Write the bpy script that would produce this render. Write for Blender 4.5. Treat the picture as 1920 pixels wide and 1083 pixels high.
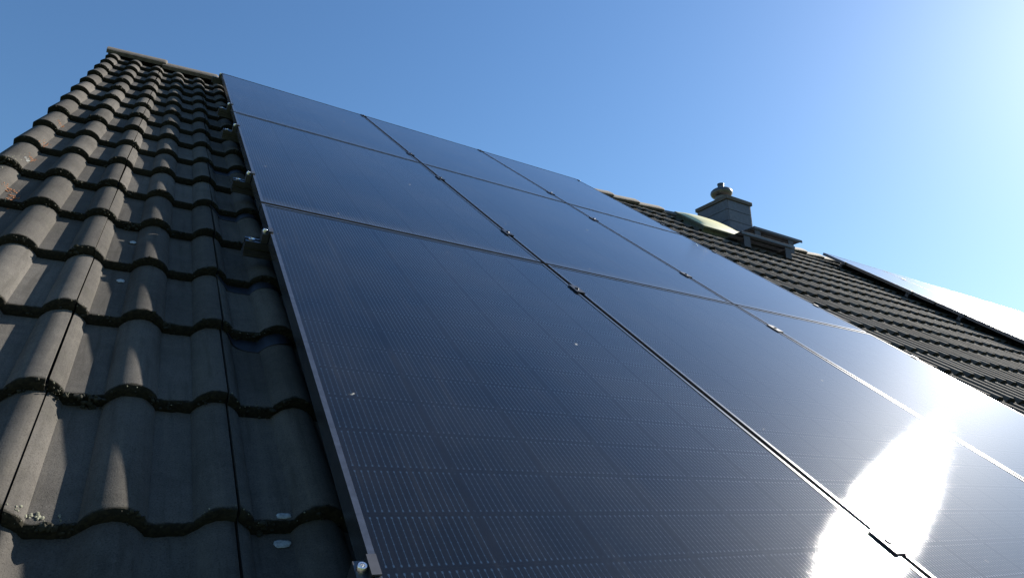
import bpy, bmesh, math, random
from mathutils import Matrix, Vector, noise

random.seed(7)
for o in list(bpy.data.objects):
    bpy.data.objects.remove(o, do_unlink=True)
scene = bpy.context.scene
COL = scene.collection
rad = math.radians

# ------------------------------------------------------------------ frames of reference
PITCH = rad(38.5)
ZR = 7.4                                   # world height of the panels' top edge
cp, sp = math.cos(PITCH), math.sin(PITCH)
# roof coordinates: u along the ridge, v up the slope, w out of the roof (0 = panel glass)
ROOF = Matrix(((1, 0, 0, 0), (0, cp, -sp, 0), (0, sp, cp, ZR), (0, 0, 0, 1)))
def RP(u, v, w): return ROOF @ Vector((u, v, w))

# ------------------------------------------------------------------ camera
CR = ((0.85726063, -0.39980429, 0.32443913),
      (0.16078174, -0.39074784, -0.90634726),
      (0.48913541, 0.82913971, -0.27069151))
cam_d = bpy.data.cameras.new('camera')
cam_d.sensor_width = 36.0
cam_d.lens = 1241.384 / 1920 * 36
cam_d.clip_start = 0.02
cam_d.clip_end = 5000
cam = bpy.data.objects.new('camera', cam_d)
COL.objects.link(cam)
rot = Matrix((CR[0], [-a for a in CR[1]], [-a for a in CR[2]])).transposed().to_4x4()
cam.matrix_world = ROOF @ Matrix.Translation((-0.31927, -5.90188, 0.61408)) @ rot
scene.camera = cam

# ------------------------------------------------------------------ sky, sun, exposure
SUN = (ROOF.to_3x3() @ Vector((0.853, 0.391, 0.348))).normalized()   # towards the sun
elev = math.asin(SUN.z)
azim = math.atan2(SUN.x, SUN.y)
world = bpy.data.worlds.new('World')
scene.world = world
world.use_nodes = True
wn = world.node_tree
bg = wn.nodes['Background']
sky = wn.nodes.new('ShaderNodeTexSky')
sky.sky_type = 'NISHITA'
sky.sun_disc = False
sky.sun_elevation = elev
sky.sun_rotation = azim
sky.altitude = 200
sky.air_density = 1.7
sky.dust_density = 0.68
sky.ozone_density = 10.0
sat = wn.nodes.new('ShaderNodeHueSaturation')       # the camera's rendering of blue
sat.inputs['Saturation'].default_value = 1.0
wn.links.new(sky.outputs[0], sat.inputs['Color'])
wn.links.new(sat.outputs[0], bg.inputs[0])
bg.inputs[1].default_value = 0.05
sun_d = bpy.data.lights.new('sun', 'SUN')
sun_d.energy = 5.0
sun_d.angle = rad(0.53)
sun_d.color = (1.0, 0.93, 0.82)
sun_o = bpy.data.objects.new('sun', sun_d)
COL.objects.link(sun_o)
sun_o.rotation_euler = SUN.to_track_quat('Z', 'Y').to_euler()
sun_o.location = (20, 10, 30)
vs = scene.view_settings
vs.view_transform = 'Standard'
vs.look = 'None'
vs.exposure = 1.50
vs.gamma = 1.0
vs.use_curve_mapping = False

# ------------------------------------------------------------------ helpers
def tag(o, label=None, cat=None, group=None, kind=None):
    if label: o['label'] = label
    if cat: o['category'] = cat
    if group: o['group'] = group
    if kind: o['kind'] = kind
    return o

def empty(name, mat=None, parent=None):
    o = bpy.data.objects.new(name, None)
    o.empty_display_size = 0.1
    COL.objects.link(o)
    if parent: o.parent = parent
    if mat is not None:
        if parent: o.matrix_local = mat
        else: o.matrix_world = mat
    return o

def link(name, me, mat=None, parent=None, m=None):
    o = bpy.data.objects.new(name, me)
    COL.objects.link(o)
    if mat is not None and len(me.materials) == 0:
        me.materials.append(mat)
    if parent: o.parent = parent
    if m is not None:
        if parent: o.matrix_local = m
        else: o.matrix_world = m
    return o

def bm_mesh(name, bm, smooth=None):
    me = bpy.data.meshes.new(name)
    bm.normal_update()
    if smooth is not None:
        for f in bm.faces: f.smooth = True
        for e in bm.edges:
            if len(e.link_faces) == 2 and e.calc_face_angle(0) > smooth: e.smooth = False
    bm.to_mesh(me); bm.free()
    return me

def add_box(bm, x0, x1, y0, y1, z0, z1):
    v = [bm.verts.new(c) for c in ((x0,y0,z0),(x1,y0,z0),(x1,y1,z0),(x0,y1,z0),(x0,y0,z1),(x1,y0,z1),(x1,y1,z1),(x0,y1,z1))]
    return [bm.faces.new([v[i] for i in q]) for q in ((3,2,1,0),(4,5,6,7),(0,1,5,4),(1,2,6,5),(2,3,7,6),(3,0,4,7))]

def box_bm(x0, x1, y0, y1, z0, z1, bev=0.0):
    bm = bmesh.new()
    add_box(bm, x0, x1, y0, y1, z0, z1)
    if bev: bmesh.ops.bevel(bm, geom=list(bm.edges), offset=bev, segments=2, affect='EDGES', profile=0.7)
    return bm

def add_lathe(bm, prof, n=24, c=(0,0,0), axis='Z', cap=True):
    rings = []
    for r, h in prof:
        ring = []
        for i in range(n):
            a = 2*math.pi*i/n
            p = (r*math.cos(a), r*math.sin(a), h) if axis == 'Z' else (h, r*math.cos(a), r*math.sin(a))
            ring.append(bm.verts.new((p[0]+c[0], p[1]+c[1], p[2]+c[2])))
        rings.append(ring)
    for a, b in zip(rings, rings[1:]):
        for i in range(n):
            j = (i+1) % n
            bm.faces.new((a[i], a[j], b[j], b[i]))
    if cap:
        bm.faces.new(list(reversed(rings[0]))); bm.faces.new(rings[-1])

def add_extrude(bm, poly, x0, x1):            # polygon in (y, z) swept along x
    a = [bm.verts.new((x0, y, z)) for y, z in poly]
    b = [bm.verts.new((x1, y, z)) for y, z in poly]
    n = len(poly)
    for i in range(n):
        j = (i+1) % n
        bm.faces.new((a[i], a[j], b[j], b[i]))
    bm.faces.new(list(reversed(a))); bm.faces.new(b)

# ------------------------------------------------------------------ materials
class Mat:
    def __init__(self, name):
        self.m = bpy.data.materials.new(name); self.m.use_nodes = True
        self.t = self.m.node_tree; self.b = self.t.nodes['Principled BSDF']
        self.out = self.t.nodes['Material Output']
    def n(self, kind, **kw):
        x = self.t.nodes.new(kind)
        for k, v in kw.items(): setattr(x, k, v)
        return x
    def l(self, a, b): self.t.links.new(a, b)
    def set(self, **kw):
        for k, v in kw.items():
            self.b.inputs[k.replace('_', ' ')].default_value = (*v, 1) if isinstance(v, tuple) else v
        return self
    def math(self, op, a, b=None, c=None, clamp=False):
        x = self.n('ShaderNodeMath', operation=op, use_clamp=clamp)
        for i, q in enumerate((a, b, c)):
            if q is None: continue
            if isinstance(q, (int, float)): x.inputs[i].default_value = q
            else: self.l(q, x.inputs[i])
        return x.outputs[0]
    def noise(self, vec, scale, detail=4, rough=0.55):
        x = self.n('ShaderNodeTexNoise'); x.inputs['Scale'].default_value = scale
        x.inputs['Detail'].default_value = detail; x.inputs['Roughness'].default_value = rough
        if vec is not None: self.l(vec, x.inputs['Vector'])
        return x.outputs['Fac']
    def ramp(self, fac, stops):
        x = self.n('ShaderNodeValToRGB')
        e = x.color_ramp.elements
        while len(e) < len(stops): e.new(0.5)
        for q, (p, c) in zip(e, stops):
            q.position = p; q.color = (*c, 1) if isinstance(c, tuple) else (c, c, c, 1)
        self.l(fac, x.inputs[0]); return x.outputs[0]
    def mix(self, fac, a, b, blend='MIX'):
        x = self.n('ShaderNodeMix', data_type='RGBA', blend_type=blend)
        for i, q in ((0, fac), (6, a), (7, b)):
            if isinstance(q, (int, float)): x.inputs[i].default_value = q
            elif isinstance(q, tuple): x.inputs[i].default_value = (*q, 1)
            else: self.l(q, x.inputs[i])
        return x.outputs[2]
    def bump(self, h, strength, dist):
        x = self.n('ShaderNodeBump'); x.inputs['Strength'].default_value = strength
        x.inputs['Distance'].default_value = dist
        self.l(h, x.inputs['Height']); self.l(x.outputs[0], self.b.inputs['Normal']); return x.outputs[0]
    def pos(self): return self.n('ShaderNodeNewGeometry').outputs['Position']
    def objc(self): return self.n('ShaderNodeTexCoord').outputs['Object']
    def rnd(self): return self.n('ShaderNodeObjectInfo').outputs['Random']

def simple(name, col, rough=0.5, metal=0.0, var=0.15, scale=20, bump=0.0):
    m = Mat(name); m.set(Roughness=rough, Metallic=metal)
    f = m.noise(m.pos(), scale)
    lo = tuple(c*(1-var) for c in col); hi = tuple(min(1, c*(1+var)) for c in col)
    m.l(m.ramp(f, ((0.3, lo), (0.7, hi))), m.b.inputs['Base Color'])
    if bump: m.bump(m.noise(m.pos(), scale*8), bump, 0.002)
    return m.m

def make_tile_mat():
    m = Mat('weathered_concrete_tile'); m.set(Roughness=0.88, Diffuse_Roughness=0.6)
    m.b.inputs['Specular IOR Level'].default_value = 0.12
    p = m.pos()
    big = m.noise(p, 5.0, 5); mid = m.noise(p, 42.0, 5, 0.6); fine = m.noise(p, 420.0, 3, 0.6)
    c = m.ramp(big, ((0.3, (0.068, 0.063, 0.058)), (0.7, (0.108, 0.101, 0.093))))
    c = m.mix(m.ramp(mid, ((0.42, 0.0), (0.72, 0.42))), c, (0.128, 0.119, 0.105))
    c = m.mix(m.ramp(fine, ((0.36, 0.55), (0.50, 0.0))), c, (0.034, 0.031, 0.027))
    c = m.mix(m.ramp(fine, ((0.60, 0.0), (0.74, 0.45))), c, (0.17, 0.155, 0.135))
    r = m.rnd()
    k = m.math('MULTIPLY_ADD', r, 0.46, 0.78)
    # water streaks running down each tile
    sv = m.n('ShaderNodeVectorMath', operation='MULTIPLY_ADD'); m.l(m.objc(), sv.inputs[0]); sv.inputs[1].default_value = (55, 3.5, 10)
    of = m.n('ShaderNodeCombineXYZ')
    for i_ in range(3): m.l(m.math('MULTIPLY', r, 37.0+11*i_), of.inputs[i_])
    m.l(of.outputs[0], sv.inputs[2])
    st = m.noise(sv.outputs[0], 1.0, 4, 0.6)
    c = m.mix(m.ramp(st, ((0.30, 0.45), (0.47, 0.0))), c, (0.036, 0.033, 0.028))
    c = m.mix(m.ramp(st, ((0.56, 0.0), (0.72, 0.30))), c, (0.15, 0.135, 0.112))
    c = m.mix(1.0, c, m.n('ShaderNodeCombineXYZ').outputs[0], 'MULTIPLY') if False else c
    hsv = m.n('ShaderNodeHueSaturation'); m.l(c, hsv.inputs['Color']); m.l(k, hsv.inputs['Value'])
    c = hsv.outputs[0]
    # dark algae film on the exposed front edge (a vertex attribute painted by tile geometry)
    at = m.n('ShaderNodeAttribute', attribute_name='edge').outputs['Fac']
    e = m.math('ADD', at, m.math('MULTIPLY_ADD', mid, 0.9, -0.45))
    e = m.ramp(e, ((0.42, 0.0), (0.62, 1.0)))
    alg = m.mix(m.ramp(m.noise(p, 160.0), ((0.4, 0.0), (0.65, 1.0))), (0.008, 0.008, 0.006), (0.024, 0.021, 0.013))
    c = m.mix(m.math('MULTIPLY', e, 0.93), c, alg)
    # faint green film in the valleys
    c = m.mix(m.ramp(m.noise(p, 11.0), ((0.52, 0.0), (0.75, 0.35))), c, (0.050, 0.049, 0.038))
    m.l(c, m.b.inputs['Base Color'])
    h = m.math('ADD', m.math('MULTIPLY', fine, 0.6), m.math('MULTIPLY', m.noise(p, 900.0, 2), 0.5))
    m.bump(h, 0.55, 0.0016)
    return m.m
M_TILE = make_tile_mat()

def make_glass_mat():
    m = Mat('solar_glass')
    t = m.t
    p = m.objc()
    tr = m.n('ShaderNodeBsdfTransparent'); tr.inputs[0].default_value = (0.93, 0.95, 0.96, 1)
    gl = m.n('ShaderNodeBsdfGlossy', distribution='BECKMANN')
    gl.inputs['Color'].default_value = (0.95, 0.97, 1.0, 1)
    ro = m.math('MULTIPLY_ADD', m.noise(p, 22.0, 7, 0.7), 0.070, 0.104)
    m.l(ro, gl.inputs['Roughness'])
    fr = m.n('ShaderNodeFresnel'); fr.inputs[0].default_value = 1.46
    b = m.n('ShaderNodeBump'); b.inputs['Strength'].default_value = 0.135; b.inputs['Distance'].default_value = 0.0006
    m.l(m.noise(p, 480.0, 2), b.inputs['Height'])
    m.l(b.outputs[0], gl.inputs['Normal'])
    g2 = m.n('ShaderNodeBsdfGlossy', distribution='GGX')          # broad lobe of the rolled texture and dust
    g2.inputs['Color'].default_value = (0.95, 0.97, 1.0, 1); g2.inputs['Roughness'].default_value = 0.43
    gm = m.n('ShaderNodeMixShader'); gm.inputs[0].default_value = 0.021
    m.l(gl.outputs[0], gm.inputs[1]); m.l(g2.outputs[0], gm.inputs[2])
    mx = m.n('ShaderNodeMixShader'); m.l(fr.outputs[0], mx.inputs[0]); m.l(tr.outputs[0], mx.inputs[1]); m.l(gm.outputs[0], mx.inputs[2])
    # thin dust film, specks of dirt
    di = m.n('ShaderNodeBsdfDiffuse'); di.inputs[0].default_value = (0.50, 0.49, 0.46, 1)
    vo = m.n('ShaderNodeTexVoronoi', feature='F1'); vo.inputs['Scale'].default_value = 10.0
    wv = m.n('ShaderNodeVectorMath', operation='MULTIPLY_ADD'); 
    nz = m.n('ShaderNodeTexNoise'); nz.inputs['Scale'].default_value = 150
    m.l(p, nz.inputs['Vector']); m.l(nz.outputs['Color'], wv.inputs[0]); wv.inputs[1].default_value = (0.020, 0.020, 0); m.l(p, wv.inputs[2])
    m.l(wv.outputs[0], vo.inputs['Vector'])
    sel = m.math('GREATER_THAN', m.n('ShaderNodeSeparateColor').outputs[0], 0.5)
    sc = [x for x in t.nodes if x.bl_idname == 'ShaderNodeSeparateColor'][-1]
    m.l(vo.outputs['Color'], sc.inputs[0])
    sel = m.math('GREATER_THAN', sc.outputs[0], 0.30)
    size = m.math('MULTIPLY', m.math('POWER', sc.outputs[1], 2.2), 0.064)
    speck = m.math('MULTIPLY', m.math('LESS_THAN', vo.outputs['Distance'], size), sel)
    film = m.ramp(m.noise(p, 2.2, 6, 0.65), ((0.35, 0.004), (0.75, 0.022)))
    sp_ = m.n('ShaderNodeSeparateXYZ'); m.l(p, sp_.inputs[0])
    low = m.math('MULTIPLY', m.math('POWER', m.math('SUBTRACT', 1.0, m.math('DIVIDE', sp_.outputs[1], 0.11), None, True), 2.0), 0.09)
    low = m.math('MULTIPLY', low, m.noise(p, 16.0, 5, 0.7))
    drip = m.n('ShaderNodeVectorMath', operation='MULTIPLY'); m.l(p, drip.inputs[0]); drip.inputs[1].default_value = (46, 2.2, 1)
    dr = m.ramp(m.noise(drip.outputs[0], 1.0, 4, 0.6), ((0.55, 0.0), (0.80, 0.016)))
    film = m.math('ADD', film, m.math('ADD', low, dr))
    fac = m.math('MAXIMUM', m.math('MULTIPLY', speck, 0.55), film)
    m2 = m.n('ShaderNodeMixShader'); m.l(fac, m2.inputs[0]); m.l(mx.outputs[0], m2.inputs[1]); m.l(di.outputs[0], m2.inputs[2])
    m.l(m2.outputs[0], m.out.inputs[0])
    return m.m
M_GLASS = make_glass_mat()

def make_cell_mat():
    m = Mat('solar_cell'); m.set(Roughness=0.35)
    m.b.inputs['Specular IOR Level'].default_value = 0.1
    uv = m.n('ShaderNodeUVMap', uv_map='cell')
    s = m.n('ShaderNodeSeparateXYZ'); m.l(uv.outputs[0], s.inputs[0])
    P = 0.0109
    dx = m.math('MULTIPLY', m.math('ABSOLUTE', m.math('SUBTRACT', m.math('FRACT', m.math('ADD', m.math('DIVIDE', s.outputs[0], P), 64)), 0.5)), P)
    ay = m.math('ABSOLUTE', s.outputs[1])
    line = m.math('MULTIPLY', m.math('LESS_THAN', dx, 0.00050), m.math('LESS_THAN', ay, 0.0475))
    Q = 0.0136
    dy = m.math('MULTIPLY', m.math('ABSOLUTE', m.math('SUBTRACT', m.math('FRACT', m.math('ADD', m.math('DIVIDE', s.outputs[1], Q), 64)), 0.5)), Q)
    pad = m.math('MULTIPLY', m.math('MULTIPLY', m.math('LESS_THAN', dx, 0.0009), m.math('LESS_THAN', dy, 0.0011)), m.math('LESS_THAN', ay, 0.049))
    end = m.math('MULTIPLY', m.math('LESS_THAN', dx, 0.0014), m.math('LESS_THAN', m.math('ABSOLUTE', m.math('SUBTRACT', ay, 0.0470)), 0.0022))
    mk = m.math('MAXIMUM', m.math('MULTIPLY', line, 0.8), m.math('MAXIMUM', m.math('MULTIPLY', pad, 1.0), end))
    r = m.rnd()
    base = m.mix(m.noise(m.pos(), 14.0), (0.0040, 0.0062, 0.0125), (0.0072, 0.0098, 0.0175))
    hv = m.n('ShaderNodeHueSaturation'); m.l(base, hv.inputs['Color']); m.l(m.math('MULTIPLY_ADD', r, 0.7, 0.65), hv.inputs['Value']); base = hv.outputs[0]
    m.l(m.mix(mk, base, (0.62, 0.60, 0.56)), m.b.inputs['Base Color'])
    
    return m.m
M_CELL = make_cell_mat()
M_BACK = simple('black_backsheet', (0.010, 0.011, 0.014), 0.5)
M_FRAME = simple('black_anodised_frame', (0.150, 0.155, 0.166), 0.25, 0.85, 0.2, 60)
M_ALU = simple('aluminium_rail', (0.13, 0.13, 0.135), 0.40, 1.0, 0.12, 40)
M_STEEL = simple('stainless_bolt', (0.72, 0.72, 0.72), 0.25, 1.0, 0.1, 40)
M_CLAMPA = simple('grey_end_clamp', (0.12, 0.12, 0.125), 0.4, 0.9, 0.12, 40)
M_CLAMP = simple('black_clamp', (0.030, 0.031, 0.035), 0.38, 0.7, 0.2, 60)
M_DECK = simple('roof_battens', (0.03, 0.026, 0.022), 0.9)
M_RIDGE = simple('ridge_tile_concrete', (0.085, 0.075, 0.062), 0.85, 0, 0.35, 38, 0.5)
M_MOSS = simple('dark_moss', (0.018, 0.017, 0.010), 0.95, 0, 0.6, 90)
M_LICHEN = simple('pale_lichen', (0.34, 0.36, 0.35), 0.9, 0, 0.35, 260, 0.5)
M_CRUMB = simple('pale_green_lichen', (0.15, 0.15, 0.11), 0.95, 0, 0.5, 200)
M_ORANGE = simple('orange_lichen', (0.22, 0.085, 0.028), 0.9, 0, 0.5, 240, 0.5)
M_FOIL = simple('dark_blue_flashing', (0.011, 0.013, 0.020), 0.6, 0.0, 0.4, 60)
M_CLAD = simple('slate_grey_cladding', (0.082, 0.090, 0.118), 0.6, 0, 0.22, 24, 0.3)
M_CAP = simple('chimney_cap_concrete', (0.085, 0.075, 0.070), 0.8, 0, 0.25, 30, 0.4)
M_DARKMETAL = simple('weathered_dark_metal', (0.040, 0.037, 0.043), 0.55, 0.2, 0.25, 40)
M_COWL = simple('zinc_cowl', (0.10, 0.098, 0.098), 0.34, 0.6, 0.2, 30)
M_GRATE = simple('galvanised_grating', (0.085, 0.087, 0.094), 0.5, 0.5, 0.25, 50)
M_WALL = simple('rendered_wall', (0.62, 0.60, 0.55), 0.9, 0, 0.06, 6, 0.3)
M_WOOD = simple('brown_fascia', (0.12, 0.08, 0.05), 0.7, 0, 0.3, 20)
M_GRASS = simple('lawn', (0.06, 0.09, 0.03), 0.95, 0, 0.5, 1.5)

# ------------------------------------------------------------------ setting: ground and house body
bm = bmesh.new()
bmesh.ops.create_grid(bm, x_segments=2, y_segments=2, size=1500)
g = link('ground', bm_mesh('ground', bm), M_GRASS); g.location.z = 0; g['kind'] = 'structure'

U0, U1 = -0.755, 14.9
V_RIDGE, W_BASE = 0.45, -0.165
apex = RP(0, V_RIDGE, W_BASE)
eave = RP(0, -6.72, W_BASE)
half = apex.y - eave.y
house = empty('house', Matrix.Translation(((U0+U1)/2, apex.y, 0)))
tag(house, 'house under a dark concrete tiled gable roof with a clad chimney', 'house')
HI = house.matrix_world.inverted()
cx = (U0+U1)/2
# walls (local to the house: x along the ridge, y across)
bm = bmesh.new()
wl = (U1-U0)/2 - 0.12; wy = half - 0.45; ez = apex.z - wy*math.tan(PITCH) - 0.10
prof = [(-wy, 0.0), (wy, 0.0), (wy, ez), (0, apex.z-0.14), (-wy, ez)]
add_extrude(bm, prof, -wl, wl)
bmesh.ops.recalc_face_normals(bm, faces=bm.faces)
link('wall', bm_mesh('wall', bm), M_WALL, house)
# roof deck: both slopes, thin
bm = bmesh.new()
t = 0.10
dz = t/cp
ey = half - 0.02
prof = [(-ey, apex.z - ey*math.tan(PITCH)), (0, apex.z), (ey, apex.z - ey*math.tan(PITCH)),
        (ey, apex.z - ey*math.tan(PITCH) - dz), (0, apex.z-dz), (-ey, apex.z - ey*math.tan(PITCH) - dz)]
add_extrude(bm, prof, U0-cx+0.03, U1-cx-0.03)
bmesh.ops.recalc_face_normals(bm, faces=bm.faces)
roof = link('tile_roof', bm_mesh('roof_deck', bm), M_DECK, house)
RL = HI @ ROOF                              # roof coordinates in the house frame
for s in (-1, 1):                           # gutters along both eaves
    bm = bmesh.new()
    pts = [(math.cos(a)*0.06, math.sin(a)*0.06) for a in [math.pi + i*math.pi/10 for i in range(11)]]
    inn = [(a*0.93, b*0.93) for a, b in reversed(pts)]
    add_extrude(bm, [(y + s*(half+0.07), z + eave.z - 0.05) for y, z in pts+inn], U0-cx, U1-cx)
    bmesh.ops.recalc_face_normals(bm, faces=bm.faces)
    link('gutter', bm_mesh('gutter', bm), M_DARKMETAL, house)

# ------------------------------------------------------------------ roof tiles
TW, TC, TL = 0.300, 0.340, 0.395
HB, HW = 0.027, 0.044                       # hump height, half width
OFF = -0.017                                # crest of the joint hump, left of the joint
TILT = 0.026
def prof_h(x):
    h = 0.0
    for c in (OFF, OFF+0.15, OFF+0.30):
        d = abs(x-c)/HW
        if d < 1: h = max(h, HB*(1-d*d)**0.72 if d < 0.98 else HB*(1-0.98**2)**0.72*(1-d)/0.02)
    return h + 0.0012*math.cos((x-OFF)*2*math.pi/0.15)
W_VALLEY = -0.136                           # w of the valley at a tile's lower edge

def tile_bm(seed, x0=0.0022, x1=0.2978, detail=2, verge=0):
    bm = bmesh.new()
    lay = bm.verts.layers.float.new('edge')
    xs = set()
    n = 46 if detail == 2 else 22
    for i in range(n+1): xs.add(round(x0 + (x1-x0)*i/n, 5))
    if detail == 2:
        for c in (OFF, OFF+0.15, OFF+0.30):
            for s in (-1, 1):
                for q in (0.90, 0.97, 1.0):
                    x = c + s*q*HW
                    if x0 < x < x1: xs.add(round(x, 5))
    xs = sorted(xs)
    # rows: (v, drop at the rounded nose, edge weight)
    rows = [(0.0015, -0.0255, 1.0), (0.0, -0.014, 1.0), (0.0002, -0.006, 1.0), (0.0025, -0.0012, 0.75), (0.007, 0.0, 0.42)]
    rows += [(0.016, 0, 0.22), (0.03, 0, 0.08), (0.15, 0, 0), (0.28, 0, 0), (TL, 0, 0)]
    if detail < 2: rows = [(0.0015, -0.0255, 1.0), (0.0, -0.006, 1.0), (0.004, 0, 0.6), (0.03, 0, 0.1), (TL, 0, 0)]
    grid = []
    for (v, dz_, e) in rows:
        line = []
        for x in xs:
            nz = noise.noise(Vector((x*55, seed*7.3, v*60)))
            nf = noise.noise(Vector((x*190, seed*3.1, v*190+5)))
            amp = e if detail == 2 else e*0.6
            vv = v + amp*(0.0026*nz + 0.0016*nf) 
            h = prof_h(x)
            z = W_VALLEY + h + dz_ - TILT*vv/TC + amp*0.0012*nf
            vt = bm.verts.new((x, vv, z)); vt[lay] = min(1.0, e)
            line.append(vt)
        grid.append(line)
    for a, b in zip(grid, grid[1:]):
        for i in range(len(xs)-1):
            bm.faces.new((a[i], a[i+1], b[i+1], b[i]))
    # side walls
    def skirt(idx, flip, depth):
        prev = None
        for g_ in grid[1:]:
            top = g_[idx]
            bot = bm.verts.new((top.co.x, top.co.y, top.co.z-depth)); bot[lay] = 0.5
            if prev:
                q = (prev[0], top, bot, prev[1])
                bm.faces.new(q if flip else tuple(reversed(q)))
            prev = (top, bot)
    skirt(0, False, 0.09 if verge < 0 else 0.016)
    skirt(-1, True, 0.09 if verge > 0 else 0.016)
    bmesh.ops.recalc_face_normals(bm, faces=bm.faces)
    if sum(f.normal.z for f in bm.faces) < 0:
        for f in bm.faces: f.normal_flip()
    return bm

VAR = [bm_mesh('roof_tile', tile_bm(i), rad(38)) for i in range(7)]
VARL = [bm_mesh('roof_tile_verge', tile_bm(20+i, x0=-0.058, verge=-1), rad(38)) for i in range(3)]
for me in VAR + VARL: me.materials.append(M_TILE)
V0 = -5.012
ROWS = list(range(-5, 16))
NCOL = 52
J0 = -0.724
# corners of the right-hand array and main array, for choosing which tiles show
def seen(u, v):
    p = cam.matrix_world.inverted() @ RP(u, v, -0.1)
    if p.z > -0.05: return None
    k = 1241.384/1920
    x, y = k*p.x/-p.z, k*p.y/-p.z
    if abs(x) > 0.5+0.06 or abs(y) > 0.282+0.05: return None
    return -p.z
cand, rest = [], []
for k in ROWS:
    for c in range(NCOL):
        u, v = J0 + TW*c, V0 + TC*k
        d = seen(u+0.15, v+0.1)
        under = (0.05 < u and u+TW < 3.40) or (u > 7.9 and v > -3.0 and v < -0.1)
        # the main array hides the tiles just right of its right edge from here
        hid = False
        if u >= 3.2:
            pc = Vector((-0.31927, -5.90188, 0.61408)); tp = Vector((u+0.25, v+0.2, -0.09))
            s = pc.z/(pc.z - tp.z); hit = pc + (tp-pc)*s
            hid = hit.x < 3.47 and -5.4 < hit.y < 0.0
        if d is None or under or hid: rest.append((c, k))
        else: cand.append((d, c, k))
cand.sort()
def jit(seed):
    r = random.Random(seed)
    return (r.uniform(-.0016, .0016), r.uniform(-.004, .004), r.uniform(-.0012, .0015), r.uniform(-.004, .004), r.uniform(-.006, .006))
def tile_matrix(c, k):
    a = jit(c*977+k*31)
    return Matrix.Translation((J0+TW*c+a[0], V0+TC*k+a[1], a[2])) @ Matrix.Rotation(a[3], 4, 'Z') @ Matrix.Rotation(a[4], 4, 'Y')
for d, c, k in cand[:300]:
    me = VARL[(k*5) % 3] if c == 0 else VAR[(c*3+k*5) % 7]
    link('roof_tile', me, None, roof, RL @ tile_matrix(c, k))
rest += [(c, k) for d, c, k in cand[300:]]

def gather(name, items, meshes, mat, parent):
    """joins many copies of small meshes (with the edge attribute) into one"""
    vs_, fs_, es_ = [], [], []
    cache = {}
    for mi, mx in items:
        me = meshes[mi]
        if mi not in cache:
            at = me.attributes.get('edge')
            cache[mi] = ([v.co.copy() for v in me.vertices], [tuple(p.vertices) for p in me.polygons],
                         [d.value for d in at.data] if at else [0.0]*len(me.vertices))
        V, F, E = cache[mi]
        o = len(vs_)
        vs_ += [tuple(mx @ q) for q in V]; fs_ += [tuple(i+o for i in f) for f in F]; es_ += E
    me = bpy.data.meshes.new(name)
    me.from_pydata(vs_, [], fs_)
    at = me.attributes.new('edge', 'FLOAT', 'POINT')
    at.data.foreach_set('value', es_)
    me.polygons.foreach_set('use_smooth', [True]*len(fs_))
    o = link(name, me, mat, parent)
    o['kind'] = 'stuff'
    return o
LOW = [bm_mesh('low', tile_bm(40+i, detail=1)) for i in range(3)] + [bm_mesh('lowv', tile_bm(50, x0=-0.058, verge=-1, detail=1))]
items = [(3 if c == 0 else (c*3+k) % 3, RL @ tile_matrix(c, k)) for c, k in rest]
# the far slope, mirrored over the ridge
FLIP = Matrix.Rotation(math.pi, 4, 'Z')
for k in ROWS:
    for c in range(NCOL):
        items.append(((c+k) % 3, FLIP @ RL @ Matrix.Translation((U0+U1-J0-TW*(c+1)-0.0+ (cx-cx), V0+TC*k, 0)) if False else
                      FLIP @ RL @ Matrix.Translation((2*cx - (J0+TW*(c+1)), V0+TC*k, 0))))
gather('distant_roof_tiles', items, LOW, M_TILE, roof)
for me in LOW: bpy.data.meshes.remove(me)

# ridge tiles
RLEN = 0.385
def ridge_bm(seed):
    bm = bmesh.new()
    sec = [(-0.132, -0.034), (-0.128, -0.022), (-0.108, 0.000), (-0.075, 0.026), (-0.042, 0.050), (-0.018, 0.061), (0, 0.064)]
    sec += [(-y, z) for y, z in reversed(sec[:-1])]
    n = len(sec)-1
    xs = [0.0, 0.01, 0.06, 0.2, 0.33, 0.392, 0.406, 0.413, 0.416]
    sc = [1.0, 1.0, 1.0, 1.015, 1.035, 1.05, 1.04, 1.0, 0.96]
    rings = []
    for j, (x, s) in enumerate(zip(xs, sc)):
        ring = []
        for i, (y, z) in enumerate(sec):
            nz = noise.noise(Vector((x*40, i*0.9, seed*5)))*0.0018
            ring.append(bm.verts.new((x, y*s, z*s + 0.026*(x/RLEN) + nz)))
        rings.append(ring)
    inner = [[bm.verts.new((v.co.x, v.co.y*0.86, v.co.z-0.020)) for v in r] for r in rings]
    for a, b in zip(rings, rings[1:]):
        for i in range(n): bm.faces.new((a[i], b[i], b[i+1], a[i+1]))
    for ra, ia in ((rings[0], inner[0]), (rings[-1], inner[-1])):
        for i in range(n): bm.faces.new((ra[i], ra[i+1], ia[i+1], ia[i]))
    for idx in (0, n):
        for j in range(len(rings)-1):
            bm.faces.new((rings[j][idx], rings[j+1][idx], inner[j+1][idx], inner[j][idx]))
    bmesh.ops.recalc_face_normals(bm, faces=bm.faces)
    return bm
RV = [bm_mesh('ridge_tile', ridge_bm(i), rad(35)) for i in range(4)]
for me in RV: me.materials.append(M_RIDGE)
RIDGE_Z = 0.000
x = -0.80; i = 0
while x < U1 - 0.3:
    if not (5.98 < x + 0.38 and x < 6.52):
        r = random.Random(i)
        m = HI @ Matrix.Translation((x, apex.y + r.uniform(-.004, .004), apex.z + RIDGE_Z + r.uniform(-.004, .004))) @ Matrix.Rotation(r.uniform(-.008, .008), 4, 'Z')
        link('ridge_tile', RV[i % 4], None, roof, m)
    x += RLEN; i += 1

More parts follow.
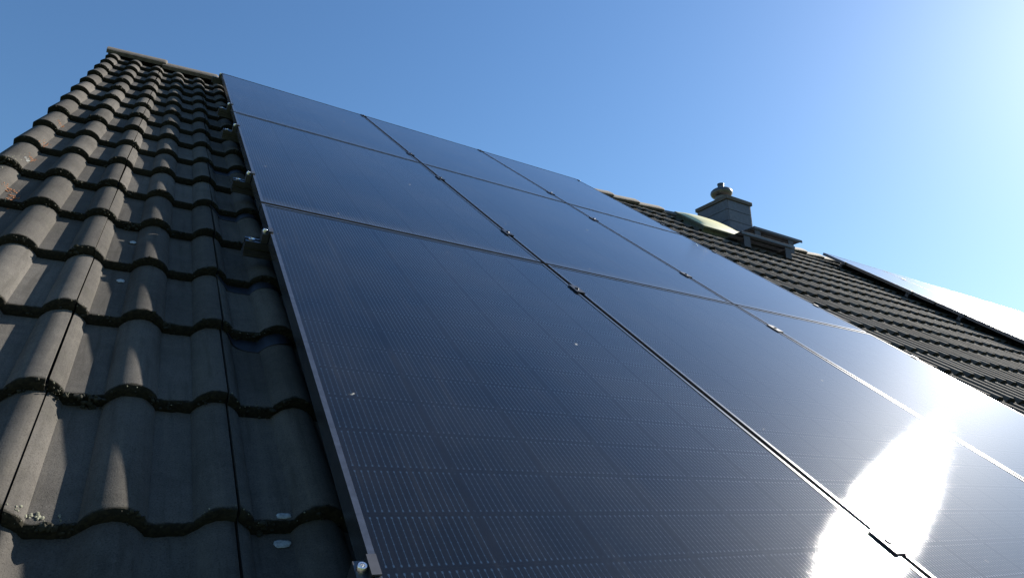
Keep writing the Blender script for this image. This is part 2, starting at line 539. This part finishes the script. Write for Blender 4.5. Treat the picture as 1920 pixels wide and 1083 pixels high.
# moss along the tile edges of the near strip, one mass of small clumps
def surf_w(u, v):
    c = math.floor((u-J0)/TW); x = (u-J0) - c*TW
    k = math.floor((v-V0)/TC); y = (v-V0) - k*TC
    return W_VALLEY + prof_h(x) - TILT*y/TC
bm0 = bmesh.new(); bmesh.ops.create_icosphere(bm0, subdivisions=1, radius=1.0)
IV = [v.co.copy() for v in bm0.verts]; IF = [tuple(v.index for v in f.verts) for f in bm0.faces]; bm0.free()
vsm, fsm = [], []
r = random.Random(3)
for k in range(-2, 16):
    for c in range(0, 4):
        dens = 170 if k < 6 else 80
        for _ in range(dens):
            x = r.uniform(-0.03 if c == 0 else 0.0, 0.3)
            u, v = J0+TW*c+x, V0+TC*k
            cl = noise.noise(Vector((u*18, v*9, 2.0)))
            if r.random() > 0.40+cl*1.5: continue
            drop = r.random()**1.5*0.024
            s = r.uniform(0.0009, 0.0036)*(1.7 if cl > 0.25 else 1)
            p = Vector((u, v + r.uniform(-0.003, 0.004) - 0.001, W_VALLEY+prof_h(x)-drop-0.0005))
            o = len(vsm)
            sx, sy, sz = s*r.uniform(.7, 1.5), s*r.uniform(.6, 1.1), s*r.uniform(.6, 1.2)
            for q in IV: vsm.append(tuple(RL @ (p + Vector((q.x*sx, q.y*sy, q.z*sz))*r.uniform(.8, 1.2))))
            fsm += [tuple(i+o for i in f) for f in IF]
me = bpy.data.meshes.new('moss'); me.from_pydata(vsm, [], fsm)
mo = link('moss', me, M_MOSS, roof); mo['kind'] = 'stuff'

vsc, fsc = [], []
for k in range(-2, 13):
    for c in range(0, 3):
        for _ in range(26):
            x = min(0.29, abs(r.gauss(0.0, 0.035)))+0.003 if r.random() < 0.7 else r.uniform(0, 0.3)
            if noise.noise(Vector((c*5.1, k*3.7, 1.0))) < -0.15: continue
            sz = r.uniform(0.0006, 0.0017)
            p = Vector((J0+TW*c+x, V0+TC*k + r.uniform(-0.004, 0.010), W_VALLEY+prof_h(x)-r.random()**2*0.012+0.0005))
            o = len(vsc)
            for q in IV: vsc.append(tuple(RL @ (p + q*sz*r.uniform(.6, 1.3))))
            fsc += [tuple(i+o for i in f) for f in IF]
me = bpy.data.meshes.new('lichen_crumbs'); me.from_pydata(vsc, [], fsc)
mo = link('lichen_crumbs', me, M_CRUMB, roof); mo['kind'] = 'stuff'

# lichen spots that show one by one
def lichen(name, u, v, rx, ry, mat, seed):
    bm = bmesh.new()
    n = 18
    rr = [1 + 0.28*noise.noise(Vector((math.cos(2*math.pi*i/n)*1.7, math.sin(2*math.pi*i/n)*1.7, seed*3.7))) for i in range(n)]
    rings = []
    for f, lift in ((1.0, 0.0004), (0.9, 0.0018), (0.5, 0.0024)):
        ring = []
        for i in range(n):
            a = 2*math.pi*i/n
            uu, vv = u + rx*f*rr[i]*math.cos(a), v + ry*f*rr[i]*math.sin(a)
            ring.append(bm.verts.new((uu, vv, surf_w(uu, max(vv, V0+TC*math.floor((v-V0)/TC)+0.002)) + lift + 0.0016 + 0.0005*noise.noise(Vector((uu*300, vv*300, seed))))))
        rings.append(ring)
    for a, b in zip(rings, rings[1:]):
        for i in range(n): bm.faces.new((a[i], a[(i+1) % n], b[(i+1) % n], b[i]))
    bm.faces.new(rings[-1])
    o = link(name, bm_mesh(name, bm, rad(60)), mat, roof, RL)
    return o
for i, (u, v, rx, ry) in enumerate(((-0.352, -4.08, 0.010, 0.012), (-0.345, -3.79, 0.009, 0.014), (-0.050, -5.000, 0.012, 0.008), (-0.052, -5.038, 0.014, 0.010))):
    lichen('lichen_spot', u, v, rx, ry, M_LICHEN, i)
def crumbs(u, v, rx, ry, n, mat, seed):
    q_ = random.Random(seed); vv, ff = [], []
    for _ in range(n):
        uu, ww = u + q_.gauss(0, rx), v + q_.gauss(0, ry)
        sz = q_.uniform(0.0010, 0.0032)
        p = Vector((uu, ww, surf_w(uu, ww) + 0.0008)); o = len(vv)
        for q in IV: vv.append((p.x+q.x*sz*q_.uniform(.6, 1.4), p.y+q.y*sz*q_.uniform(.8, 2.0), p.z+q.z*sz*0.45))
        ff += [tuple(i+o for i in f) for f in IF]
    me = bpy.data.meshes.new('lichen_spot'); me.from_pydata(vv, [], ff)
    link('lichen_spot', me, mat, roof, RL)['kind'] = 'stuff'
for i, (u, v, rx, ry) in enumerate(((-0.702, -2.53, 0.007, 0.022), (-0.697, -2.93, 0.009, 0.028), (-0.697, -3.14, 0.006, 0.018), (-0.690, -3.53, 0.010, 0.020), (-0.665, -3.62, 0.008, 0.018))):
    crumbs(u, v, rx, ry, 34, M_ORANGE, 20+i)
for i, (u, v, rx, ry) in enumerate(((-0.702, -3.20, 0.004, 0.012), (-0.72, -3.27, 0.010, 0.05), (-0.39, -4.998, 0.02, 0.004))):
    crumbs(u, v, rx, ry, 16, M_LICHEN if i < 1 else M_CRUMB, 40+i)

# thin flashing sheets pushed under the tiles above the roof hooks
def flashing(u0, u1, k, depth):
    bm = bmesh.new()
    n = 20
    a, b, c = [], [], []
    for i in range(n+1):
        u = u0 + (u1-u0)*i/n
        v = V0+TC*k
        x = (u-J0) % TW
        droop = depth*(1-abs(2*i/n-1)**4)
        z = W_VALLEY + prof_h(x) - TILT + 0.004
        a.append(bm.verts.new((u, v+0.05, z-0.001)))
        b.append(bm.verts.new((u, v-droop, z+0.003)))
        c.append(bm.verts.new((u, v-droop-0.001, z)))
    for p_, q_ in ((a, b), (b, c)):
        for i in range(n): bm.faces.new((p_[i], q_[i], q_[i+1], p_[i+1]))
    bmesh.ops.recalc_face_normals(bm, faces=bm.faces)
    link('flashing_sheet', bm_mesh('flashing_sheet', bm, rad(60)), M_FOIL, roof, RL)
for u0, u1, k, d in ((-0.13, 0.06, 5, 0.055), (-0.13, 0.06, 3, 0.05), (-0.11, 0.05, 2, 0.06), (-0.13, 0.06, 7, 0.06)):
    flashing(u0, u1, k, d)

# ------------------------------------------------------------------ chimney (part of the house)
def HM(x, y, z): return HI @ Matrix.Translation((x, y, z))
CX0, CX1, CY0, CY1 = 6.045, 6.475, apex.y-0.20, apex.y+0.29
CZ = apex.z + 0.372
chim = link('chimney', bm_mesh('chimney_core', box_bm(CX0, CX1, CY0, CY1, apex.z-1.0, CZ)), M_CLAD, house, HI)
chim['label'] = 'chimney stack clad in slate grey panels at the ridge'
rowsz = [apex.z-0.35, apex.z-0.085, apex.z+0.080, apex.z+0.232, CZ-0.004]
for za, zb in zip(rowsz, rowsz[1:]):
    for q in ((CX0+0.006, CX1-0.006, CY0-0.010, CY0+0.002), (CX0+0.006, CX1-0.006, CY1-0.002, CY1+0.010),
              (CX0-0.010, CX0+0.002, CY0-0.008, CY1+0.008), (CX1-0.002, CX1+0.010, CY0-0.008, CY1+0.008)):
        link('cladding_panel', bm_mesh('cladding_panel', box_bm(*q, za+0.0035, zb-0.0035, 0.0015)), M_CLAD, chim, Matrix.Identity(4))
bm = box_bm(CX0-0.028, CX1+0.028, CY0-0.028, CY1+0.028, CZ, CZ+0.050, 0.006)
link('chimney_cap', bm_mesh('chimney_cap', bm, rad(30)), M_CAP, chim, Matrix.Identity(4))
bm = bmesh.new()
cc = ((CX0+CX1)/2-0.01, (CY0+CY1)/2, CZ+0.050)
add_lathe(bm, [(0.075, 0.0), (0.095, 0.120), (0.115, 0.130), (0.136, 0.155), (0.145, 0.180), (0.140, 0.205), (0.120, 0.226), (0.08, 0.238), (0.044, 0.242), (0.041, 0.244), (0.041, 0.305), (0.045, 0.308), (0.045, 0.322), (0.030, 0.322), (0.030, 0.28)], 32, cc)
bmesh.ops.recalc_face_normals(bm, faces=bm.faces)
link('flue_cowl', bm_mesh('flue_cowl', bm, rad(40)), M_COWL, chim, Matrix.Identity(4))
# lead flashing round the foot, following both slopes
bm = bmesh.new()
for (xa, xb) in ((CX0-0.10, CX0-0.011), (CX1+0.011, CX1+0.10)):
    for s in (-1, 1):
        yy = 0.36 if s > 0 else 0.30
        pts = [(xa, 0.0), (xb, 0.0), (xb, yy), (xa, yy)]
        add_extrude(bm, [(apex.y, apex.z+0.075), (apex.y+s*yy, apex.z+0.075-yy*math.tan(PITCH)), (apex.y+s*yy, apex.z+0.068-yy*math.tan(PITCH)), (apex.y, apex.z+0.068)], xa, xb)
add_extrude(bm, [(CY0-0.011, apex.z-0.04), (CY0-0.14, apex.z-0.165), (CY0-0.14, apex.z-0.175), (CY0-0.011, apex.z-0.05)], CX0-0.10, CX1+0.10)
bmesh.ops.recalc_face_normals(bm, faces=bm.faces)
link('chimney_flashing', bm_mesh('chimney_flashing', bm), M_DARKMETAL, chim, Matrix.Identity(4))

# ------------------------------------------------------------------ domed roof hatch (part of the house)
def make_dome_mat():
    m = Mat('cream_acrylic_dome')
    f = m.noise(m.pos(), 9.0, 5)
    c = m.ramp(f, ((0.3, (0.76, 0.73, 0.40)), (0.7, (0.88, 0.85, 0.54))))
    m.l(c, m.b.inputs['Base Color']); m.set(Roughness=0.35)
    tl = m.n('ShaderNodeBsdfTranslucent'); m.l(c, tl.inputs[0])
    mx = m.n('ShaderNodeMixShader'); mx.inputs[0].default_value = 0.20
    m.l(m.b.outputs[0], mx.inputs[1]); m.l(tl.outputs[0], mx.inputs[2]); m.l(mx.outputs[0], m.out.inputs[0])
    return m.m
M_DOME = make_dome_mat()
M_CURB = simple('green_grey_hatch_frame', (0.10, 0.115, 0.085), 0.7, 0, 0.4, 40)
HU0, HU1, HV0, HV1, HW_ = 5.08, 5.80, -0.30, 0.26, -0.078
hatch = link('roof_hatch', bm_mesh('hatch_curb', box_bm(HU0+0.03, HU1-0.03, HV0+0.03, HV1-0.03, -0.15, HW_, 0.004)), M_CURB, house, RL)
hatch['label'] = 'roof hatch with a cream translucent dome beside the chimney'
link('hatch_frame', bm_mesh('hatch_frame', box_bm(HU0, HU1, HV0, HV1, HW_, HW_+0.022, 0.006), rad(30)), M_CURB, hatch, Matrix.Identity(4))
bm = bmesh.new(); n = 20
gr = []
for i in range(n+1):
    a = -1+2*i/n; row = []
    for j in range(n+1):
        b = -1+2*j/n
        z = 0.048*((1-abs(a)**2.6)*(1-abs(b)**2.6))**0.62
        row.append(bm.verts.new(((HU0+HU1)/2 + a*(HU1-HU0)*0.485, (HV0+HV1)/2 + b*(HV1-HV0)*0.485, HW_+0.024+z)))
    gr.append(row)
for i in range(n):
    for j in range(n): bm.faces.new((gr[i][j], gr[i+1][j], gr[i+1][j+1], gr[i][j+1]))
link('dome', bm_mesh('dome', bm, rad(80)), M_DOME, hatch, Matrix.Identity(4))

# ------------------------------------------------------------------ chimney sweep's walkway gratings
def walkway(label, x0, x1, y0, y1, z, nsl, brackets, sw):
    root = empty('walkway_grating', Matrix.Translation(((x0+x1)/2, (y0+y1)/2, z)))
    tag(root, label, 'walkway', 'walkway gratings by the chimney')
    L, D = (x1-x0)/2, (y1-y0)/2
    I = Matrix.Identity(4)
    link('front_rail', bm_mesh('front_rail', box_bm(-L, L, -D, -D+0.012, -0.030, 0.004, 0.002)), M_GRATE, root, I)
    link('back_rail', bm_mesh('back_rail', box_bm(-L, L, D-0.012, D, -0.030, 0.004, 0.002)), M_GRATE, root, I)
    sl = bm_mesh('slat', box_bm(-sw, sw, -D+0.012, D-0.012, -0.012, 0.0)); sl.materials.append(M_GRATE)
    for i in range(nsl):
        link('slat', sl, None, root, Matrix.Translation((-L+0.006+(2*L-0.012)*i/(nsl-1), 0, 0)))
    cr = bm_mesh('cross_bar', box_bm(-L+0.012, L-0.012, -0.016, 0.016, -0.0165, -0.0125)); cr.materials.append(M_GRATE)
    for q in ((-0.0,) if D < 0.12 else (-D*0.4, D*0.35)):
        link('cross_bar', cr, None, root, Matrix.Translation((0, q, 0.0)))
    for bx in brackets:
        bm = bmesh.new()
        xx = bx - (x0+x1)/2
        # a folded plate from the front rail down to the tiles
        def tz(y): return apex.z + (y - apex.y)*math.tan(PITCH) + 0.055/cp - z
        ya, yb = -D+0.013, D-0.013
        drop = min(-0.045, tz((y0+y1)/2+yb)+0.0)
        add_extrude(bm, [(ya, -0.031), (yb, -0.031), (yb, min(-0.034, tz((y0+y1)/2+yb))), (ya+0.03, tz((y0+y1)/2+ya+0.03)), (ya, tz((y0+y1)/2+ya))], xx-0.004, xx+0.004)
        add_extrude(bm, [(ya, -0.031), (ya+0.006, -0.031), (ya+0.006, tz((y0+y1)/2+ya)), (ya, tz((y0+y1)/2+ya))], xx-0.100, xx-0.0045)
        bmesh.ops.recalc_face_normals(bm, faces=bm.faces)
        link('bracket', bm_mesh('bracket', bm), M_DARKMETAL, root, I)
    return root
walkway('lower metal walkway grating on brackets, in front of the chimney and nearer the hatch', 5.42, 6.34, -0.425, -0.130, ZR-0.30, 38, (5.56, 6.27), 0.0065)
walkway('upper metal walkway grating against the sky beside the chimney foot', 6.22, 7.16, 0.02, 0.195, ZR+0.10, 30, (6.34, 6.98), 0.0075)

# ------------------------------------------------------------------ solar panels
PW, PH, GAP = 1.134, 1.7860, 0.020
def frame_mesh(w, h):
    bm = bmesh.new()
    LIP, T, D = 0.010, 0.0016, 0.035
    for q in ((0, w, 0, 0.0018, -D, T), (0, w, h-0.0018, h, -D, T)):
        add_box(bm, *q)
    for q in ((0, 0.0018, 0.0018, h-0.0018, -D, T), (w-0.0018, w, 0.0018, h-0.0018, -D, T)):
        add_box(bm, *q)
    for q in ((0.0018, w-0.0018, 0.0018, LIP, 0.0004, T-0.0001), (0.0018, w-0.0018, h-LIP, h-0.0018, 0.0004, T-0.0001),
              (0.0018, LIP, LIP, h-LIP, 0.0004, T-0.0001), (w-LIP, w-0.0018, LIP, h-LIP, 0.0004, T-0.0001)):
        add_box(bm, *q)
    for q in ((0.0018, 0.028, 0.002, h-0.002, -D, -D+0.002), (w-0.028, w-0.0018, 0.002, h-0.002, -D, -D+0.002)):
        add_box(bm, *q)
    return bm_mesh('frame', bm)
def sheet_mesh(name, x0, x1, y0, y1, z):
    bm = bmesh.new()
    bm.faces.new([bm.verts.new(c) for c in ((x0, y0, z), (x1, y0, z), (x1, y1, z), (x0, y1, z))])
    return bm_mesh(name, bm)
def back_mesh(w, h):
    return bm_mesh('back_sheet', box_bm(0.003, w-0.003, 0.003, h-0.003, -0.0075, -0.0045))
CW, CH = 0.1855, 0.1088
def cells_at(w, h, nx, ny):
    mx = (w - nx*CW)/2; my = (h - ny*CH)/2
    return [(mx + CW*(i+0.5), my + CH*(j+0.5)) for j in range(ny) for i in range(nx)]
def cell_mesh(name, spots):
    a, b = (CW-0.0022)/2, (CH-0.0016)/2
    ch = 0.004
    poly = [(-a+ch, -b), (a-ch, -b), (a, -b+ch), (a, b-ch), (a-ch, b), (-a+ch, b), (-a, b-ch), (-a, -b+ch)]
    vs_, fs_, uv_ = [], [], []
    for cx_, cy_ in spots:
        o = len(vs_)
        for x, y in poly:
            vs_.append((cx_+x, cy_+y, -0.0030)); uv_.append((x, y))
        fs_.append(tuple(range(o, o+8)))
    me = bpy.data.meshes.new(name); me.from_pydata(vs_, [], fs_)
    lay = me.uv_layers.new(name='cell')
    for i, l in enumerate(me.loops): lay.data[i].uv = uv_[l.vertex_index]
    me.materials.append(M_CELL)
    return me
F1, G1, B1 = frame_mesh(PW, PH), sheet_mesh('glass', 0.002, PW-0.002, 0.002, PH-0.002, 0.0), back_mesh(PW, PH)
F1.materials.append(M_FRAME); G1.materials.append(M_GLASS); B1.materials.append(M_BACK)
SPOTS = cells_at(PW, PH, 6, 16)
CELL1 = cell_mesh('solar_cell', [(0, 0)])
CELLALL = cell_mesh('solar_cells', SPOTS)
names_c = ['left', 'middle', 'right']
names_r = ['top', 'middle', 'bottom']
PLAB = {(0, 0): 'black solar panel at the top left of the near array, by the ridge tiles',
        (1, 0): 'black solar panel in the middle of the near array\'s top row',
        (2, 0): 'black solar panel at the top right of the near array, against the tiles',
        (0, 1): 'black solar panel second from the top along the near array\'s left edge',
        (1, 1): 'black solar panel at the centre of the near array',
        (2, 1): 'black solar panel second from the top along the near array\'s right edge',
        (0, 2): 'nearest black solar panel with fine silver wires showing, lower left of the near array',
        (1, 2): 'black solar panel with the sun\'s white glare, bottom middle of the near array',
        (2, 2): 'black solar panel at the bottom right of the near array beside the tiles'}
r = random.Random(11)
for j in range(3):
    for i in range(3):
        tl = Matrix.Rotation(r.uniform(-.0004, .0004), 4, 'X') @ Matrix.Rotation(r.uniform(-.0004, .0004), 4, 'Y')
        root = empty('solar_panel', ROOF @ Matrix.Translation((i*(PW+GAP), -(j+1)*(PH+GAP)+GAP, 0)) @ tl)
        tag(root, PLAB[(i, j)], 'solar panel', 'panels of the near array')
        I = Matrix.Identity(4)
        link('frame', F1, None, root, I); link('glass', G1, None, root, I); link('back_sheet', B1, None, root, I)
        if j == 2 or (j == 1 and i < 2):
            for x, y in SPOTS: link('solar_cell', CELL1, None, root, Matrix.Translation((x, y, 0)))
        else:
            o = link('solar_cells', CELLALL, None, root, I); o['kind'] = 'stuff'

# the second array, farther along the roof
PW2, PH2, U2, W2, VT2 = 1.379, 1.684, 7.879, -0.020, 0.244
F2, G2, B2 = frame_mesh(PW2, PH2), sheet_mesh('glass', 0.002, PW2-0.002, 0.002, PH2-0.002, 0.0), back_mesh(PW2, PH2)
F2.materials.append(M_FRAME); G2.materials.append(M_GLASS); B2.materials.append(M_BACK)
CELL2 = cell_mesh('solar_cells', cells_at(PW2, PH2, 7, 14))
ordn = ['first', 'second', 'third', 'fourth']
for j in range(2):
    for i in range(4):
        root = empty('solar_panel', ROOF @ Matrix.Translation((U2+i*(PW2+GAP), VT2-(j+1)*(PH2+GAP)+GAP, W2)))
        tag(root, '%s panel from the left in the %s row of the far bright array' % (ordn[i], ('upper', 'lower')[j]), 'solar panel', 'panels of the far array')
        I = Matrix.Identity(4)
        link('frame', F2, None, root, I); link('glass', G2, None, root, I); link('back_sheet', B2, None, root, I)
        o = link('solar_cells', CELL2, None, root, I); o['kind'] = 'stuff'

# ------------------------------------------------------------------ rails and clamps
RAILS = [-5.262, -3.905, -3.205, -2.205, -1.530, -0.060]
def rail_mesh(x0, x1):
    bm = bmesh.new()
    o = [(-0.027, -0.082), (0.027, -0.082), (0.027, -0.078), (0.020, -0.078), (0.020, -0.062), (0.013, -0.062), (0.013, -0.055), (0.020, -0.055), (0.020, -0.036), (0.007, -0.036), (0.007, -0.040), (0.011, -0.040), (0.011, -0.050),
         (-0.011, -0.050), (-0.011, -0.040), (-0.007, -0.040), (-0.007, -0.036), (-0.020, -0.036), (-0.020, -0.055), (-0.013, -0.055), (-0.013, -0.062), (-0.020, -0.062), (-0.020, -0.078), (-0.027, -0.078)]
    add_extrude(bm, o, x0, x1)
    bmesh.ops.recalc_face_normals(bm, faces=bm.faces)
    return bm_mesh('mounting_rail', bm)
RM1, RM2 = rail_mesh(-0.062, 3*(PW+GAP)+0.035), rail_mesh(U2-0.06, U2+4*(PW2+GAP)+0.04)
RM1.materials.append(M_ALU); RM2.materials.append(M_ALU)
HK = bm_mesh('roof_hook', box_bm(-0.016, 0.016, -0.003, 0.003, -0.150, -0.0825)); HK.materials.append(M_STEEL)
ordr = ['lowest', 'second lowest', 'third lowest', 'fourth lowest', 'fifth lowest', 'topmost']
for k, v in enumerate(RAILS):
    o = link('mounting_rail', RM1, None, None, ROOF @ Matrix.Translation((0, v, 0)))
    tag(o, '%s aluminium rail end poking out under the near array\'s left edge' % ordr[k], 'rail', 'rails under the near array')
    for hu in (0.176, 1.826, 3.176): link('roof_hook', HK, None, o, Matrix.Translation((hu, 0, 0)))
for k, v in enumerate((-0.13, -1.13, -1.80, -2.80)):
    o = link('mounting_rail', RM2, None, None, ROOF @ Matrix.Translation((0, v, W2)))
    tag(o, 'aluminium rail under the far array, %s from the ridge' % ordn[k], 'rail', 'rails under the far array')
    for hu in (8.276, 10.076, 11.876): link('roof_hook', HK, None, o, Matrix.Translation((hu, 0, 0)))

def end_clamp_parts(s):
    bm = bmesh.new()
    # Z section: foot on the rail, web beside the frame, lip over the frame
    P = [(-0.020, -0.0355), (-0.0015, -0.0355), (-0.0015, 0.0022), (0.009, 0.0022), (0.009, 0.0052), (-0.0045, 0.0052), (-0.0045, -0.006), (-0.020, -0.006)]
    P = [(x*s, z) for x, z in P]
    a = [bm.verts.new((x, -0.018, z)) for x, z in P]; b = [bm.verts.new((x, 0.018, z)) for x, z in P]
    n = len(P)
    for i in range(n):
        j = (i+1) % n; bm.faces.new((a[i], a[j], b[j], b[i]))
    bm.faces.new(a); bm.faces.new(b)
    bmesh.ops.recalc_face_normals(bm, faces=bm.faces)
    body = bm_mesh('end_clamp', bm)
    bm = bmesh.new()
    add_lathe(bm, [(0.0070, -0.006), (0.0070, 0.0025), (0.0060, 0.0040), (0.0035, 0.0040), (0.0033, -0.001)], 16, (-0.0125*s, 0, 0))
    bmesh.ops.recalc_face_normals(bm, faces=bm.faces)
    bolt = bm_mesh('bolt', bm, rad(35))
    bm = bmesh.new()
    # rail end plug and ring screw seen on the stub
    add_lathe(bm, [(0.0095, -0.0350), (0.0095, -0.0325), (0.0062, -0.0320), (0.0050, -0.0345)], 18, (-0.044*s, 0, 0))
    bmesh.ops.recalc_face_normals(bm, faces=bm.faces)
    ring = bm_mesh('ring_screw', bm, rad(35))
    body.materials.append(M_CLAMPA); bolt.materials.append(M_STEEL); ring.materials.append(M_STEEL)
    return body, bolt, ring
EL, ER = end_clamp_parts(1), end_clamp_parts(-1)
bm = bmesh.new()
add_box(bm, -0.0095, 0.0095, -0.034, 0.034, -0.030, 0.0020)
add_box(bm, -0.0200, 0.0200, -0.035, 0.035, 0.0022, 0.0056)
MC = bm_mesh('mid_clamp', bm); MC.materials.append(M_CLAMP)
bm = bmesh.new()
add_lathe(bm, [(0.0075, 0.0056), (0.0075, 0.0078), (0.0066, 0.0088), (0.0040, 0.0088), (0.0038, 0.0065)], 16)
bmesh.ops.recalc_face_normals(bm, faces=bm.faces)
MB = bm_mesh('bolt', bm, rad(35)); MB.materials.append(M_CLAMP)
XR = 3*PW + 2*GAP
for k, v in enumerate(RAILS):
    for s, meshes, u, side in ((1, EL, 0.0, 'left'), (-1, ER, XR, 'right')):
        o = link('end_clamp', meshes[0], None, None, ROOF @ Matrix.Translation((u, v, 0)))
        tag(o, '%s end clamp gripping the near array\'s %s edge' % (ordr[k], side), 'clamp', 'end clamps of the near array')
        link('bolt', meshes[1], None, o, Matrix.Identity(4))
        if s == 1: link('ring_screw', meshes[2], None, o, Matrix.Identity(4))
    for i, nm in ((1, 'left'), (2, 'right')):
        o = link('mid_clamp', MC, None, None, ROOF @ Matrix.Translation((i*(PW+GAP)-GAP/2, v + 0.02*(k % 2), 0)))
        tag(o, '%s small black clamp in the near array\'s %s long gap' % (ordr[k], nm), 'clamp', 'mid clamps of the near array')
        link('bolt', MB, None, o, Matrix.Translation((0.0, 0, 0)))
for k, v in enumerate((-0.13, -1.13, -1.80, -2.80)):
    o = link('end_clamp', EL[0], None, None, ROOF @ Matrix.Translation((U2, v, W2)))
    tag(o, 'clamp on the far array\'s left edge, %s from the ridge' % ordn[k], 'clamp', 'end clamps of the far array')
    link('bolt', EL[1], None, o, Matrix.Identity(4))
    for i in (1, 2, 3):
        o = link('mid_clamp', MC, None, None, ROOF @ Matrix.Translation((U2 + i*(PW2+GAP)-GAP/2, v, W2)))
        tag(o, 'clamp in the far array\'s %s long gap from the left, %s from the ridge' % (ordn[i-1], ordn[k]), 'clamp', 'mid clamps of the far array')
        link('bolt', MB, None, o, Matrix.Identity(4))
